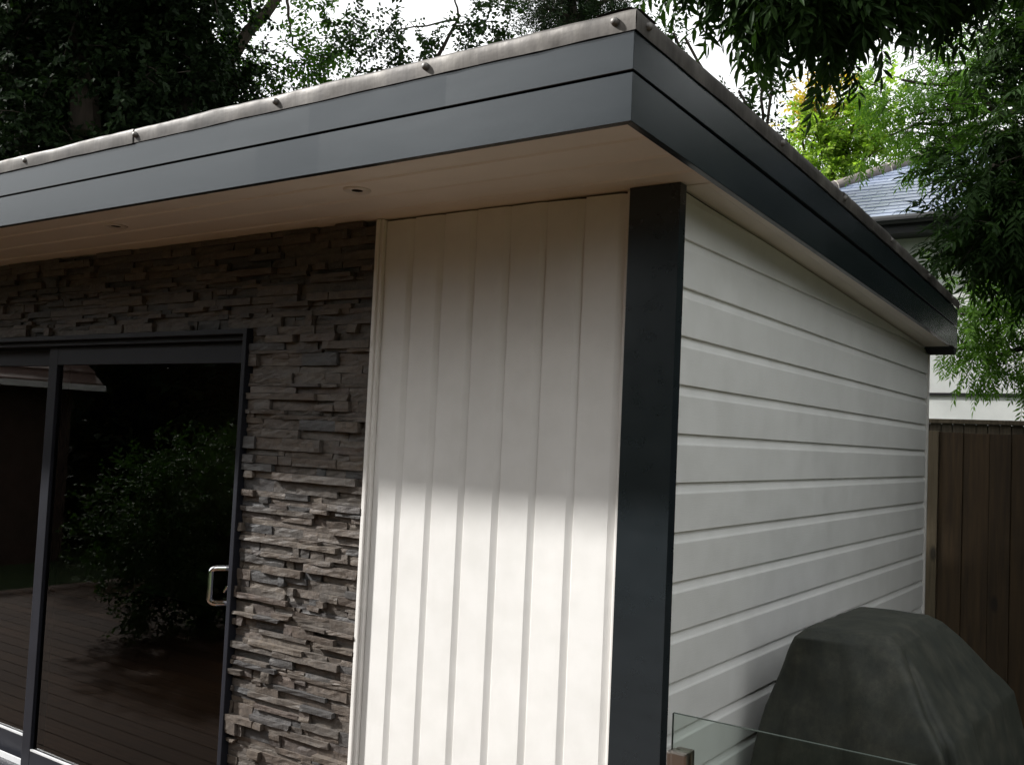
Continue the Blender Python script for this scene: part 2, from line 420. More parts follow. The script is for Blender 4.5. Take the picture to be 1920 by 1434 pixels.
# front cladding
LX = [-1.2115, -1.072, -.930, -.785, -.638, -.491, -.345, -.190]
for a, b in zip(LX, LX[1:]):
    top = 2.452 + random.uniform(-.004, .001); yf = random.uniform(-.0008, .0008); tl = random.uniform(-.003, .002)
    prof = [(a+.001, .03), (a+.0006, yf+.001), (a+.002, yf), (b-.029, yf), (b-.0265, yf+.0008), (b-.006, yf+.0075), (b-.0022, yf+.0085), (b-.0022, .03)]
    bm = bmesh.new()
    prism(bm, prof, lambda p: Vector((p[0], p[1], FLOOR+.004)), lambda p: Vector((p[0], p[1], top + tl*(p[0]-a)/(b-a))))
    link_bm('front_board', bm, M_front, G)
for nm, x0, x1, y0 in (('edge_trim', -1.246, -1.228, -.024), ('edge_trim', -1.2275, -1.2125, -.016), ('edge_bead', -.189, -.1735, -.008)):
    box(nm, M_trim, G, x0, x1, y0, .03, FLOOR+.004, ZSOF-.002, .0035)
# post
post = box('corner_post', M_post, G, -.1728, 0, -.022, .0225, FLOOR, ZSOF-.001, .0015)
# soffit
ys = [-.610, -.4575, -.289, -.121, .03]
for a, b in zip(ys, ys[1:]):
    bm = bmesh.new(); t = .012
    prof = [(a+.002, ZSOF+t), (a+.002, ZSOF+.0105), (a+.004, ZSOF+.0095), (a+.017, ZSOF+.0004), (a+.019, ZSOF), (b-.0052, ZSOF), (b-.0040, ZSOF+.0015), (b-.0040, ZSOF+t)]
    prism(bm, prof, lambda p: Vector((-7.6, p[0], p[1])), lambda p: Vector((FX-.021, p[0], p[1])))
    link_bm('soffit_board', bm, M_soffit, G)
for x0, x1 in ((-.030, .0545), (.0555, FX-.021)):
    bm = bmesh.new(); zz = ZSOF
    prism(bm, [(x0, zz), (x1, zz), (x1, zz+.012), (x0, zz+.012)], lambda p: Vector((p[0], .032, p[1])), lambda p: Vector((p[0]+0, YE-.022, p[1]-KS*(YE))))
    link_bm('soffit_board', bm, M_soffit, G)
# fascia boards
ZF = [(2.4405, 2.5632, 0.0), (2.5695, 2.6700, .0)]
for (a, b, off) in ZF:
    bm = bmesh.new()
    prof = [(FY+off, a+.0015), (FY+off+.0015, a), (FY+.0205, a), (FY+.0205, b), (FY+off+.0015, b), (FY+off, b-.0015)]
    prism(bm, prof, lambda p: Vector((-7.62, p[0], p[1])), lambda p: Vector((FX-.001+(FY-p[0]), p[0], p[1])))
    link_bm('fascia_board', bm, M_fascia, G)
    bm = bmesh.new(); n = 14
    prof = [(FX-off, a+.0015), (FX-off-.0015, a), (FX-.0205, a), (FX-.0205, b), (FX-off-.0015, b), (FX-off, b-.0015)]
    # gently crowned along its length, as the real edge is
    rings = []
    for k in range(n+1):
        t = k/n; y = FY + t*(YE-FY); bow = .012*math.sin(PI*t)*((a-2.44)/.15)
        rings.append([bm.verts.new(Vector((p[0], (y if k else FY-(p[0]-FX)), p[1]-fall(y)+bow))) for p in prof])
    for r0, r1 in zip(rings, rings[1:]):
        for j in range(6): bm.faces.new((r0[j], r0[(j+1) % 6], r1[(j+1) % 6], r1[j]))
    bm.faces.new(rings[0][::-1]); bm.faces.new(rings[-1]); bmesh.ops.recalc_face_normals(bm, faces=bm.faces)
    link_bm('fascia_board', bm, M_fascia, G)
box('fascia_backing', M_gap, G, -7.6, FX-.022, FY+.0215, FY+.03, 2.47, 2.69)
bm = bmesh.new()
prism(bm, [(FX-.0215, 2.47), (FX-.0215, 2.69), (FX-.03, 2.69), (FX-.03, 2.47)], lambda p: Vector((p[0], FY+.031, p[1])), lambda p: Vector((p[0], YE-.01, p[1]-fall(YE))))
link_bm('fascia_backing', bm, M_gap, G)
bm = bmesh.new()
prism(bm, [(-7.6, 2.44), (FX-.022, 2.44), (FX-.022, 2.70), (-7.6, 2.70)], lambda p: Vector((p[0], YE-.021, p[1]-fall(YE))), lambda p: Vector((p[0], YE-.0005, p[1]-fall(YE))))
link_bm('rear_fascia', bm, M_fascia, G)
# gutter end seen past the rear corner
bm = bmesh.new(); tube(bm, [(-7.5, YE+.05, 2.46-fall(YE)), (FX-.02, YE+.05, 2.46-fall(YE))], .05, 12)
link_bm('gutter', bm, M_gutter, G)

# lead flashing in lengths, dented, with nail caps
def lead_strip(p0, p1, outn, zfun, seed, lap):
    p0, p1 = Vector(p0), Vector(p1); L = (p1-p0).length; n = max(8, int(L/.022)); m = 7
    bm = bmesh.new(); grid = []
    for i in range(n+1):
        t = i/n; b = p0.lerp(p1, t); row = []
        z0 = zfun(b)
        dn = noise.noise(Vector((b.x*5+seed, b.y*5, 0)))*.0022
        topn = noise.noise(Vector((b.x*4+seed*3, b.y*4, 7)))*.0035 + noise.noise(Vector((b.x*14, b.y*14, 17)))*.0018
        hh = .0560 + topn
        prof = [(0.0035+lap, -.0015+dn), (.005+lap, .012), (.0055+lap, .028), (.005+lap, .042), (.002+lap, hh-.006), (-.010, hh), (-.05, hh+.001), (-.11, hh-.002)]
        for j, (o, h) in enumerate(prof):
            d = noise.noise(Vector((b.x*11+seed, b.y*11, h*18)))*.0020 + noise.noise(Vector((b.x*32, b.y*32, h*50+seed)))*.0006 if j < 6 else 0
            q = b + Vector(outn)*(o + d); q.z = z0 + h
            row.append(bm.verts.new(q))
        grid.append(row)
    for a, b in zip(grid, grid[1:]):
        for j in range(m): bm.faces.new((a[j], b[j], b[j+1], a[j+1]))
    bmesh.ops.recalc_face_normals(bm, faces=bm.faces)
    o = link_bm('lead_flashing', bm, M_lead, G, smooth=True)
    return o
zf = lambda b: 2.6685
fx = [.158, -1.915, -3.34, -4.9, -6.3, -7.6]
strips = []
for k, (a, b) in enumerate(zip(fx, fx[1:])):
    strips.append((lead_strip((a+(.02 if k else 0), FY, 0), (b, FY, 0), (0, -1, 0), zf, 3.1+k*5, .0012 if k % 2 == 0 else .0035), b, a))
zs_ = lambda b: 2.6685 - fall(b.y) + .012*1.5*math.sin(PI*min(max((b.y-FY)/(YE-FY), 0), 1))
sstrips = [(lead_strip((FX, -.6345, 0), (FX, 1.12, 0), (1, 0, 0), zs_, 21, .0012), -.64, 1.12), (lead_strip((FX, 1.10, 0), (FX, YE+.004, 0), (1, 0, 0), zs_, 27, .0035), 1.12, 9)]
def nail(base, axis, parent):
    q = Vector(axis).to_track_quat('Z', 'Y').to_matrix().to_4x4()
    bm = bmesh.new(); lathe(bm, [(.0105, -.004), (.0108, .002), (.0104, .006), (.0088, .0095), (.0055, .012), (0, .013)], 14, Matrix.Translation(base) @ q)
    link_bm('nail_cap', bm, M_nail, parent, smooth=True)
for x in (.101, -.508, -1.13, -1.881, -2.63, -3.37, -4.1, -4.85):
    for o, lo, hi in strips:
        if lo < x <= hi: nail((x, FY-.006, 2.695), (.05, -1, .1), o)
for y in (-.573, .401, 1.11, 1.829, 2.603, 3.2):
    for o, lo, hi in sstrips:
        if lo < y <= hi: nail((FX+.006, y, zs_(Vector((0, y, 0)))+.027), (1, .05, .1), o)

# downlights
for x in (-1.005, -2.372, -3.74, -5.1):
    bm = bmesh.new(); T = Matrix.Translation((x, -.378, ZSOF)) @ Matrix.Rotation(PI, 4, 'X')
    lathe(bm, [(.047, -.001), (.047, .003), (.044, .0055), (.034, .0062), (.024, .0035), (.019, .0032)], 32, T)
    d = link_bm('downlight', bm, M_dl, G, smooth=False)
    bm = bmesh.new(); lathe(bm, [(.0195, .003), (.012, .0036), (0, .0038)], 24, T); link_bm('lamp', bm, M_dlhole, d)

# sliding door
DT = 2.061
D = bpy.data.objects.new('sliding_door', None); put(D, G, (-3.56, .06, FLOOR))
def frame_mb(x0, x1, z0, z1, wl, wr, wt_, wb_, y0, y1, bev=.0025):
    bm = bmesh.new()
    add_box(bm, x0, x0+wl, y0, y1, z0, z1, bev); add_box(bm, x1-wr, x1, y0, y1, z0, z1, bev)
    add_box(bm, x0+wl-.0004, x1-wr+.0004, y0+.0008, y1-.0008, z1-wt_, z1-.0005, bev*.6); add_box(bm, x0+wl-.0004, x1-wr+.0004, y0+.0008, y1-.0008, z0+.0005, z0+wb_, bev*.6)
    return bm
XR, XL = -1.932, -5.19
link_bm('frame', frame_mb(XL, XR, FLOOR, DT, .024, .024, .022, .02, -.034, .058), M_alu, D)
link_bm('frame', frame_mb(XL+.026, XR-.026, FLOOR+.004, DT-.024, .012, .012, .022, .018, .000, .14), M_alu, D)
# sashes: right leaf in the front track, left leaf behind
s1 = link_bm('sash', frame_mb(-3.532, -1.972, FLOOR+.025, DT-.048, .076, .062, .090, .092, .036, .072), M_alu, D)
s2 = link_bm('sash', frame_mb(-5.14, -3.47, FLOOR+.025, DT-.048, .076, .070, .090, .120, .084, .120), M_alu, D)
def pane(x0, x1, z0, z1, y, par):
    bm = bmesh.new(); vs = [bm.verts.new(p) for p in ((x0, y, z0), (x1, y, z0), (x1, y, z1), (x0, y, z1))]; bm.faces.new(vs)
    for e in range(1): pass
    o = link_bm('pane', bm, M_glass, par, org=((x0+x1)/2, y, z0)); return o
pane(-3.458, -2.033, FLOOR+.115, DT-.136, .054, s1)
pane(-5.066, -3.538, FLOOR+.143, DT-.136, .102, s2)
for x0, x1, z, y, par in ((-3.456, -2.034, FLOOR+.1165, .0375, s1), (-5.066, -3.54, FLOOR+.1445, .0865, s2)):
    box('glazing_bead', M_sill, par, x0, x1, y, y+.012, z, z+.009, .001)
box('track', M_sill, D, XL+.04, -3.537, .048, .056, FLOOR+.022, FLOOR+.052, .001)
box('sill', M_alu, D, XL-.02, XR+.02, -.07, -.036, FLOOR-.002, FLOOR+.014, .002)
# handle
bm = bmesh.new(); hx, hz0, hz1, hy = -2.008, .918, 1.062, .036
add_box(bm, hx-.011, hx+.011, hy-.009, hy+.001, hz0-.075, hz1+.02, .003)
pts = [(hx, hy, hz1)]
for k in range(7):
    a = k/6*PI/2; pts.append((hx-.038-.018*math.sin(a), hy-.052-.018*math.sin(a)+0*k, hz1-.018+.018*math.cos(a)))
for k in range(7):
    a = k/6*PI/2; pts.append((hx-.056+.018*(1-math.cos(a)), hy-.070+.018*(1-math.cos(a)), hz0+.018-.018*math.sin(a)))
pts.append((hx, hy, hz0))
tube(bm, pts, .0115, 14)
tube(bm, [(hx, hy-.004, .985), (hx, hy-.03, .985), (hx-.012, hy-.034, .965)], [.008, .007, .006], 10)
tube(bm, [(hx, hy-.006, .955), (hx, hy-.016, .955)], .010, 14); tube(bm, [(hx, hy-.006, .868), (hx, hy-.014, .868)], .009, 14)
bmesh.ops.recalc_face_normals(bm, faces=bm.faces)
link_bm('handle', bm, M_chrome, D, smooth=False)

# stacked stone cladding
SW = bpy.data.objects.new('stone_wall', None); put(SW, G, (-3.3, .03, FLOOR))
def stone_geo(x0, x1, z0, z1, d, seed):
    nx = max(2, min(7, int((x1-x0)/.028))); nz = 2 if z1-z0 < .03 else 3
    V = []; 
    tilt = random.uniform(-.35, .35); tz = random.uniform(-.45, .12); cut = random.uniform(-.012, .012); cut2 = random.uniform(-.012, .012); rn_cut = 1 if random.random() < .35 else 0
    for j in range(nz+1):
        for i in range(nx+1):
            u, v = i/nx, j/nz
            x = x0 + (x1-x0)*u; z = z0 + (z1-z0)*v
            ed = (i in (0, nx)) + (j in (0, nz))
            y = -d - (u-.5)*tilt*.014 + (v-.5)*tz*.010
            y += .0045*noise.noise(Vector((x*16, z*30, seed))) + random.uniform(-.0013, .0013)
            if j == nz: z += .0012*noise.noise(Vector((x*60, seed, 3)))
            if j == 0: z += .0022*noise.noise(Vector((x*60, seed, 8)))
            if ed: y += .0004*ed*random.random()
            if i == 0: x += .0010 + max(0, cut)*v*(rn_cut)
            if i == nx: x -= .0010 + max(0, cut2)*(1-v)*(rn_cut)
            V.append((x, y, z))
    W = nx+1; F = []
    for j in range(nz):
        for i in range(nx):
            a = j*W+i; F.append((a, a+1, a+W+1, a+W))
    # returns to the wall plane
    border = [i for i in range(W)] + [j*W+nx for j in range(1, nz+1)] + [nz*W+i for i in range(nx-1, -1, -1)] + [j*W for j in range(nz-1, 0, -1)]
    base = len(V)
    for b in border: V.append((V[b][0], .034, V[b][2]))
    n = len(border)
    for k in range(n): F.append((border[k], base+k, base+(k+1) % n, border[(k+1) % n]))
    return V, F
def stone_area(xa, xb, za, zb_, seed):
    rnd = random.Random(seed); out = []; z = za; blocked = []
    hs = [.014, .018, .021, .024, .026, .030, .034, .041, .050]
    prev = []
    while z < zb_-.008:
        h = min(rnd.choice(hs), zb_-z)
        if zb_-z-h < .012: h = zb_-z
        x = xa - rnd.uniform(0, .12)
        while x < xb:
            w = rnd.choice([.04, .06, .09, .12, .15, .19, .24, .30]) * rnd.uniform(.8, 1.2)
            if h > .04: w *= .8
            x1 = x + w
            a, b = max(x, xa), min(x1, xb)
            if xb - b < .03: b = xb; x1 = xb+.01
            if b-a > .018:
                # split a tall course here and there into two thin stones
                d = max(0, rnd.choice([0.001, rnd.uniform(0, .006), rnd.uniform(.004, .014), rnd.uniform(.010, .022), rnd.uniform(.018, .030)]))
                if h > .037 and rnd.random() < .35:
                    hm = h*rnd.uniform(.4, .6)
                    out.append((a, b, z, z+hm, d)); out.append((a, b, z+hm, z+h, max(0, rnd.uniform(-.01, .022))))
                else: out.append((a, b, z, z+h-.0014, d))
            x = x1
        z += h
    return out
stones = stone_area(-1.930, -1.2475, FLOOR+.002, DT+.003, 5)
nvis = len(stones)
band = stone_area(-5.2, -1.2475, DT+.003, ZSOF-.002, 9)
far = stone_area(-7.3, -5.2, FLOOR+.002, ZSOF-.002, 11)
def on_stone(s): # size in the picture, roughly
    a, b, z0, z1, d = s; dist = ((a+b)/2-CP.x)**2 + CP.y**2
    inview = z0 > .1
    return (b-a)*(z1-z0)/dist**1.5*(1 if inview else .05)
allst = sorted(stones+[s for s in band], key=on_stone, reverse=True)
for s in allst[:298]:
    V, F = stone_geo(*s, random.uniform(0, 90)); np_mesh('stone', V, F, M_stone, SW)
V_, F_ = [], []
for s in allst[298:] + far:
    V, F = stone_geo(*s, random.uniform(0, 90)); b = len(V_); V_ += V; F_ += [tuple(i+b for i in f) for f in F]
np_mesh('stone_infill', V_, F_, M_stone, SW, 'stuff')

# ------------------------------------------------------------------ glass balustrade
B = thing('glass_balustrade', (.08, -.05, FLOOR), 'frameless clear glass balustrade panel clamped to a brown steel post', 'balustrade')
yb = -.055
bm = bmesh.new(); add_box(bm, .054, 2.6, yb-.005, yb+.005, .02, .889)
o = link_bm('pane', bm, M_bglass, B)
bm = bmesh.new(); add_box(bm, .054, 2.6, yb-.0045, yb+.0045, .8892, .8906); add_box(bm, .0524, .0537, yb-.0045, yb+.0045, .02, .889)
link_bm('pane_edge', bm, M_gedge, B)
bm = bmesh.new()
add_box(bm, .060, .112, yb-.030, yb-.0055, FLOOR, .792, .008); add_box(bm, .060, .112, yb+.0055, yb+.03, FLOOR, .792, .008); add_box(bm, .046, .070, yb-.024, yb+.024, FLOOR, .786, .006)
link_bm('post', bm, M_steel, B)

# ------------------------------------------------------------------ covered barbecue
Q = thing('covered_barbecue', (.42, .8, FLOOR), 'barbecue under a faded dark green fabric cover beside the white side wall', 'barbecue')
rings = [  # z, (near-left, near-right, far-right, far-left)
    (FLOOR+.03, (.10, .20), (.84, .18), (.84, 1.34), (.10, 1.34)),
    (.30, (.11, .27), (.82, .20), (.83, 1.33), (.10, 1.33)),
    (.66, (.13, .36), (.775, .22), (.80, 1.29), (.11, 1.30)),
    (.84, (.155, .40), (.715, .255), (.765, 1.25), (.13, 1.28)),
    (.92, (.185, .405), (.655, .31), (.70, 1.20), (.16, 1.22)),
    (1.02, (.225, .39), (.585, .40), (.615, 1.13), (.205, 1.13)),
    (1.075, (.25, .375), (.550, .445), (.555, 1.09), (.24, 1.07)),
    (1.100, (.275, .40), (.52, .475), (.515, 1.055), (.28, 1.03))]
K = 1.0714
rings = [(max(FLOOR+.03, 1.66+K*(z-1.66)), *[(1.274+K*(px-1.274), -2.687+K*(py+2.687)) for px, py in c]) for z, *c in rings]
bm = bmesh.new(); prev = None; NS = 44
def ringpts(c, rad):
    pts = []
    for k in range(4):
        p, q, r = Vector(c[(k-1) % 4]), Vector(c[k]), Vector(c[(k+1) % 4])
        a = q + (p-q).normalized()*rad; b = q + (r-q).normalized()*rad
        for s in range(5):
            t = s/4; pts.append(a.lerp(q, t).lerp(q.lerp(b, t), t))
        for s in range(1, NS):
            n1, n2 = Vector(c[(k+1) % 4]), Vector(c[(k+2) % 4])
            e = n1 + (q-n1).normalized()*rad
            pts.append(b.lerp(e, s/NS))
    return pts
ring_v = []
fine = []
for (r0, r1) in zip(rings, rings[1:]):
    for s in range(9):
        t = s/9; fine.append((r0[0]+(r1[0]-r0[0])*t, [Vector(a).lerp(Vector(b), t) for a, b in zip(r0[1:], r1[1:])]))
fine.append((rings[-1][0], [Vector(a) for a in rings[-1][1:]]))
cen = Vector((.36, 1.05))
for (z, c) in fine:
    pts = ringpts(c, .032); row = []
    for k, p in enumerate(pts):
        out = (p-cen).normalized()
        low = max(0, min(1, (1.02-z)/.5))
        ang = math.atan2(p.y-cen.y, p.x-cen.x)
        d = .012*low*noise.noise(Vector((p.x*4, p.y*4, z*1.2))) + .006*noise.noise(Vector((p.x*9, p.y*9, z*7)))
        # pulled folds running down from the near right corner
        sd = (k - (NS+4+2))/NS
        d += .016*low**.5*math.exp(-((sd-.0)/.035)**2)
        d -= .085*low**.5*math.exp(-((sd-.085)/(.030+.02*low))**2)
        d += .012*low**.5*math.exp(-((sd-.17)/.04)**2)
        d -= .028*low*math.exp(-((sd-.40-.25*(1-z))/.045)**2)
        d -= .022*low*math.exp(-((sd+.55+.1*(1-z))/.06)**2)
        d -= .020*low*math.exp(-((sd+.98)/.04)**2)
        d += .016*low*math.sin(ang*9+z*5) * noise.noise(Vector((ang*1.5, z*2, 4)))
        d += .008*noise.noise(Vector((p.x*14, p.y*14, z*6)))
        q = p + out*d
        q.x = max(q.x, .02)
        row.append(bm.verts.new((q.x, q.y, z + .004*noise.noise(Vector((p.x*6, p.y*6, 3))))))
    ring_v.append(row)
for a, b in zip(ring_v, ring_v[1:]):
    n = len(a)
    for k in range(n): bm.faces.new((a[k], a[(k+1) % n], b[(k+1) % n], b[k]))
# slightly domed top
cv = ring_v[-1]; n = len(cv); last = cv
tc = sum((v.co for v in cv), Vector())/n
for s in (.8, .5, .2):
    row = [bm.verts.new(tc + (v.co-tc)*s + Vector((0, 0, .010*(1-s) + .004*noise.noise(v.co*9*s)))) for v in cv]
    for k in range(n): bm.faces.new((last[k], last[(k+1) % n], row[(k+1) % n], row[k]))
    last = row
bm.faces.new(last); bmesh.ops.recalc_face_normals(bm, faces=bm.faces)
link_bm('cover', bm, M_cover, Q, smooth=True)
bm = bmesh.new()
add_box(bm, .14, .6, .7, 1.4, .1, .7, .02)
for x in (.2, .56):
    for y in (.74, 1.36): add_box(bm, x-.02, x+.02, y-.02, y+.02, FLOOR, .1)
link_bm('body', bm, M_steel, Q)

# ------------------------------------------------------------------ fences behind
FB = thing('board_fence', (1.0, 5.0, -.30), 'weathered closeboard garden fence with flat capping rail below the white house', 'fence')
x = -3.2
while x < 4.4:
    w_ = .078 + random.uniform(-.003, .003)
    if x > -.6: box('fence_board', M_fence2, FB, x, x+w_-.004, 5.0+random.uniform(-.003, .003), 5.016, -.28, 1.905, .002)
    x += w_
box('rail', M_fence2, FB, -.6, 4.4, 4.965, 5.05, 1.906, 1.938, .004)
box('rail', M_fence2, FB, -.6, 4.4, 5.030, 5.06, 1.2, 1.27, .004); box('backing_board', M_fence, FB, -.6, 4.4, 5.0175, 5.029, -.28, 1.90, .001)
FF = thing('panel_fence', (1.0, 4.35, -.30), 'dark brown stained vertical board fence panel standing behind the garden room', 'fence')
xs_ = [-.115]
for k, w_ in enumerate([.148, .160, .128, .15, .16, .14, .15, .15, .16, .14, .15, .16, .15, .15, .16, .15, .15, .15, .15, .15, .15, .15]):
    x0 = xs_[-1]; x1 = x0 + w_; xs_.append(x1)
    box('fence_board', M_fence, FF, x0+.001, x1-.0015, 4.35+(.006 if k % 2 else 0), 4.372, -.28, 1.826+random.uniform(-.003, .003), .002)
box('post', M_fence2, FF, -.205, -.118, 4.335, 4.40, -.30, 1.832, .003)
box('backing_board', M_fence, FF, -.1, 3.2, 4.3725, 4.382, -.28, 1.80); box('rail', M_fence, FF, -.1, 3.2, 4.383, 4.41, 1.55, 1.63, .003); box('rail', M_fence, FF, -.1, 3.2, 4.383, 4.41, .2, .28, .003)

# ------------------------------------------------------------------ the white house behind
HY, HE, HX = 10.0, 4.665, -4.44
Hh = thing('white_house', (1.0, 12.5, -.30), 'white rendered house with blue slate hipped roof and black gutter beyond the fence', 'house')
bm = bmesh.new(); add_box(bm, HX+.45, 6.5, HY+.45, 17.0, -.30, 2.44); add_box(bm, HX+.45, 6.5, HY+.45, 17.0, 2.465, 4.62)
link_bm('wall', bm, M_render, Hh)
bm = bmesh.new(); add_box(bm, HX+.42, 6.53, HY+.415, 17.03, 2.43, 2.452); link_bm('drip_bead', bm, M_gutter, Hh)
bm = bmesh.new(); add_box(bm, HX+.05, 6.9, HY+.06, HY+.46, HE-.20, HE-.175); add_box(bm, HX+.05, HX+.46, HY+.47, 17.4, HE-.20, HE-.175)
link_bm('soffit', bm, M_gutter, Hh)
bm = bmesh.new(); add_box(bm, HX+.04, 6.9, HY+.03, HY+.055, HE-.21, HE-.02); link_bm('fascia_board', bm, M_gutter, Hh)
bm = bmesh.new(); tube(bm, [(HX-.03, HY-.03, HE-.045), (7, HY-.03, HE-.045)], .058, 12); link_bm('gutter', bm, M_gutter, Hh)
th = R(30); cs, sn = math.cos(th), math.sin(th)
ex = .09*math.sin(.0)
# deck under the slates
bm = bmesh.new(); rl = 3.2
a = [bm.verts.new(p) for p in ((HX, HY, HE-.02), (7, HY, HE-.02), (7, HY+rl, HE-.02+rl*math.tan(th)), (HX+rl, HY+rl, HE-.02+rl*math.tan(th)))]
bm.faces.new(a)
b = [bm.verts.new(p) for p in ((HX, HY+7, HE-.02), )]
bm.faces.new((a[0], a[3], bm.verts.new((HX+rl, HY+7, HE-.02+rl*math.tan(th))), b[0]))
bmesh.ops.solidify(bm, geom=bm.faces[:], thickness=.03)
RF = link_bm('roof', bm, M_gutter, Hh)
sw, gauge = .30, .155
slates = []
for j in range(24):
    s0 = j*gauge; 
    if s0*cs > rl: break
    off = (j % 2)*sw/2
    x = HX + s0*cs - .05 - ((HX + s0*cs) % sw) + off
    while x < 6.8:
        x0, x1 = x+.003, x+sw-.003
        hip = HX + s0*cs
        if x1 > hip+.08:
            p = [(max(x0, hip), s0), (x1, s0), (x1, s0+gauge*1.25), (max(x0, min(hip+gauge*1.25*cs, x1-.01)), s0+gauge*1.25)]
            slates.append((p, j))
        x += sw
def slate_geo(p, j):
    r1, r2 = random.uniform(0, .004), random.uniform(0, .003)
    V = []
    for (x, s) in p:
        lift = .012 if s == p[0][1] else .002
        V.append((x, HY + s*cs - (lift+r1)*sn, HE + s*sn + (lift+r1)*cs))
    for (x, s) in p:
        lift = .004 if s == p[0][1] else -.004
        V.append((x, HY + s*cs - (lift)*sn, HE + s*sn + (lift)*cs))
    return V, [(0, 1, 2, 3), (4, 7, 6, 5), (0, 4, 5, 1), (1, 5, 6, 2), (2, 6, 7, 3), (3, 7, 4, 0)]
def seen(p):
    x, s = p[0]; return -3.6 < x < -.3 and s < 2.6
vis = [q for q in slates if seen(q[0])]; vis = vis[:300]; rest = [q for q in slates if q not in vis]
for p, j in vis:
    V, F = slate_geo(p, j); np_mesh('slate', V, F, M_slate, RF)
V_, F_ = [], []
for p, j in rest:
    V, F = slate_geo(p, j); bb = len(V_); V_ += V; F_ += [tuple(i+bb for i in f) for f in F]
np_mesh('slate_infill', V_, F_, M_slate, RF, 'stuff')
# hip tiles with pale mortar joints
hd = Vector((1, 1, math.tan(th))).normalized(); h0 = Vector((HX, HY, HE+.03)); t = -.05
while t < rl*1.42:
    bm = bmesh.new(); tube(bm, [h0+hd*t, h0+hd*(t+.435)], [.085, .092], 10); link_bm('hip_tile', bm, M_ridge, RF, smooth=True)
    bm = bmesh.new(); tube(bm, [h0+hd*(t+.436), h0+hd*(t+.449)], .094, 10); link_bm('mortar_joint', bm, M_mortar, RF)
    t += .45
bm = bmesh.new(); tube(bm, [(HX+rl, HY+rl, HE+rl*math.tan(th)), (7, HY+rl, HE+rl*math.tan(th))], .09, 10); link_bm('ridge_tile', bm, M_ridge, RF)

# ------------------------------------------------------------------ foliage
def leaflet(L, w, fold=.25, fine=True):
    if fine:
        V = np.array([(0, 0, 0), (.28*L, .42*w, fold*w*.5), (.62*L, .38*w, fold*w*.5), (L, 0, -.06*L), (.62*L, -.38*w, fold*w*.5), (.28*L, -.42*w, fold*w*.5), (.28*L, 0, 0), (.62*L, 0, 0)], float)
        F = [(0, 6, 1), (1, 6, 7), (1, 7, 2), (2, 7, 3), (0, 5, 6), (6, 5, 4), (6, 4, 7), (7, 4, 3)]
    else:
        V = np.array([(0, 0, 0), (.45*L, .42*w, fold*w*.5), (L, 0, -.05*L), (.45*L, -.42*w, fold*w*.5), (.5*L, 0, 0)], float)
        F = [(0, 4, 1), (1, 4, 2), (0, 3, 4), (4, 3, 2)]
    return V, np.array(F)
def rz(a): c, s = math.cos(a), math.sin(a); return np.array([[c, -s, 0], [s, c, 0], [0, 0, 1]])
def ry(a): c, s = math.cos(a), math.sin(a); return np.array([[c, 0, s], [0, 1, 0], [-s, 0, c]])
def rx(a): c, s = math.cos(a), math.sin(a); return np.array([[1, 0, 0], [0, c, -s], [0, s, c]])
def compound(seed, n=5, L=.22, ll=.075, lw=.021, fine=True):
    r = np.random.default_rng(seed); V, F = [], []; k = 0
    droop = r.uniform(.3, .9)
    def P(t): return np.array([L*t*math.cos(droop*t*.6), 0, -L*.5*droop*t*t])
    for i in range(n):
        t = .25 + .75*i/(n-.3)
        for sgn in (-1, 1):
            v, f = leaflet(ll*r.uniform(.8, 1.15), lw*r.uniform(.85, 1.2), .3, fine)
            M3 = rz(sgn*r.uniform(.65, 1.05)) @ ry(r.uniform(.15, .75)) @ rx(r.uniform(-.5, .5))
            V.append(v @ M3.T + P(t)); F.append(f+k); k += len(v)
    v, f = leaflet(ll*1.05, lw, .3, fine); V.append(v @ ry(droop*.8).T + P(1.0)); F.append(f+k); k += len(v)
    # stalk
    w = .0012; s = []
    for t in (0, .5, 1): p = P(t); s += [p+(0, w, 0), p-(0, w, 0)]
    V.append(np.array(s)); F.append(np.array([(0, 1, 2), (1, 3, 2), (2, 3, 4), (3, 5, 4)])+k)
    return np.vstack(V), np.vstack(F)
ASH = [compound(i) for i in range(8)]
ASHF = [compound(20+i, fine=False) for i in range(6)]
def sprig(seed, n=7, L=.16, ll=.045, lw=.028):
    r = np.random.default_rng(seed); V, F = [], []; k = 0
    for i in range(n):
        v, f = leaflet(ll*r.uniform(.7, 1.2), lw*r.uniform(.8, 1.2), .2, False)
        M3 = rz((1 if i % 2 else -1)*r.uniform(.4, 1.2)) @ ry(r.uniform(-.4, .8)) @ rx(r.uniform(-.8, .8))
        V.append(v @ M3.T + (L*(i+.6)/n, 0, r.uniform(-.01, .01))); F.append(f+k); k += len(v)
    return np.vstack(V), np.vstack(F)
SPR = [sprig(40+i) for i in range(6)]
SPRB = [sprig(60+i, 7, .22, .075, .05) for i in range(6)]
NDL = [sprig(80+i, 12, .2, .05, .012) for i in range(6)]
BIG = [sprig(90+i, 9, .45, .14, .10) for i in range(6)]
def orient(d, r):
    d = d/np.linalg.norm(d); up = np.array([0, 0, 1.]) + r.normal(0, .25, 3)
    y = np.cross(up, d); y /= np.linalg.norm(y)+1e-9; z = np.cross(d, y)
    return np.stack([d, y, z], 1)
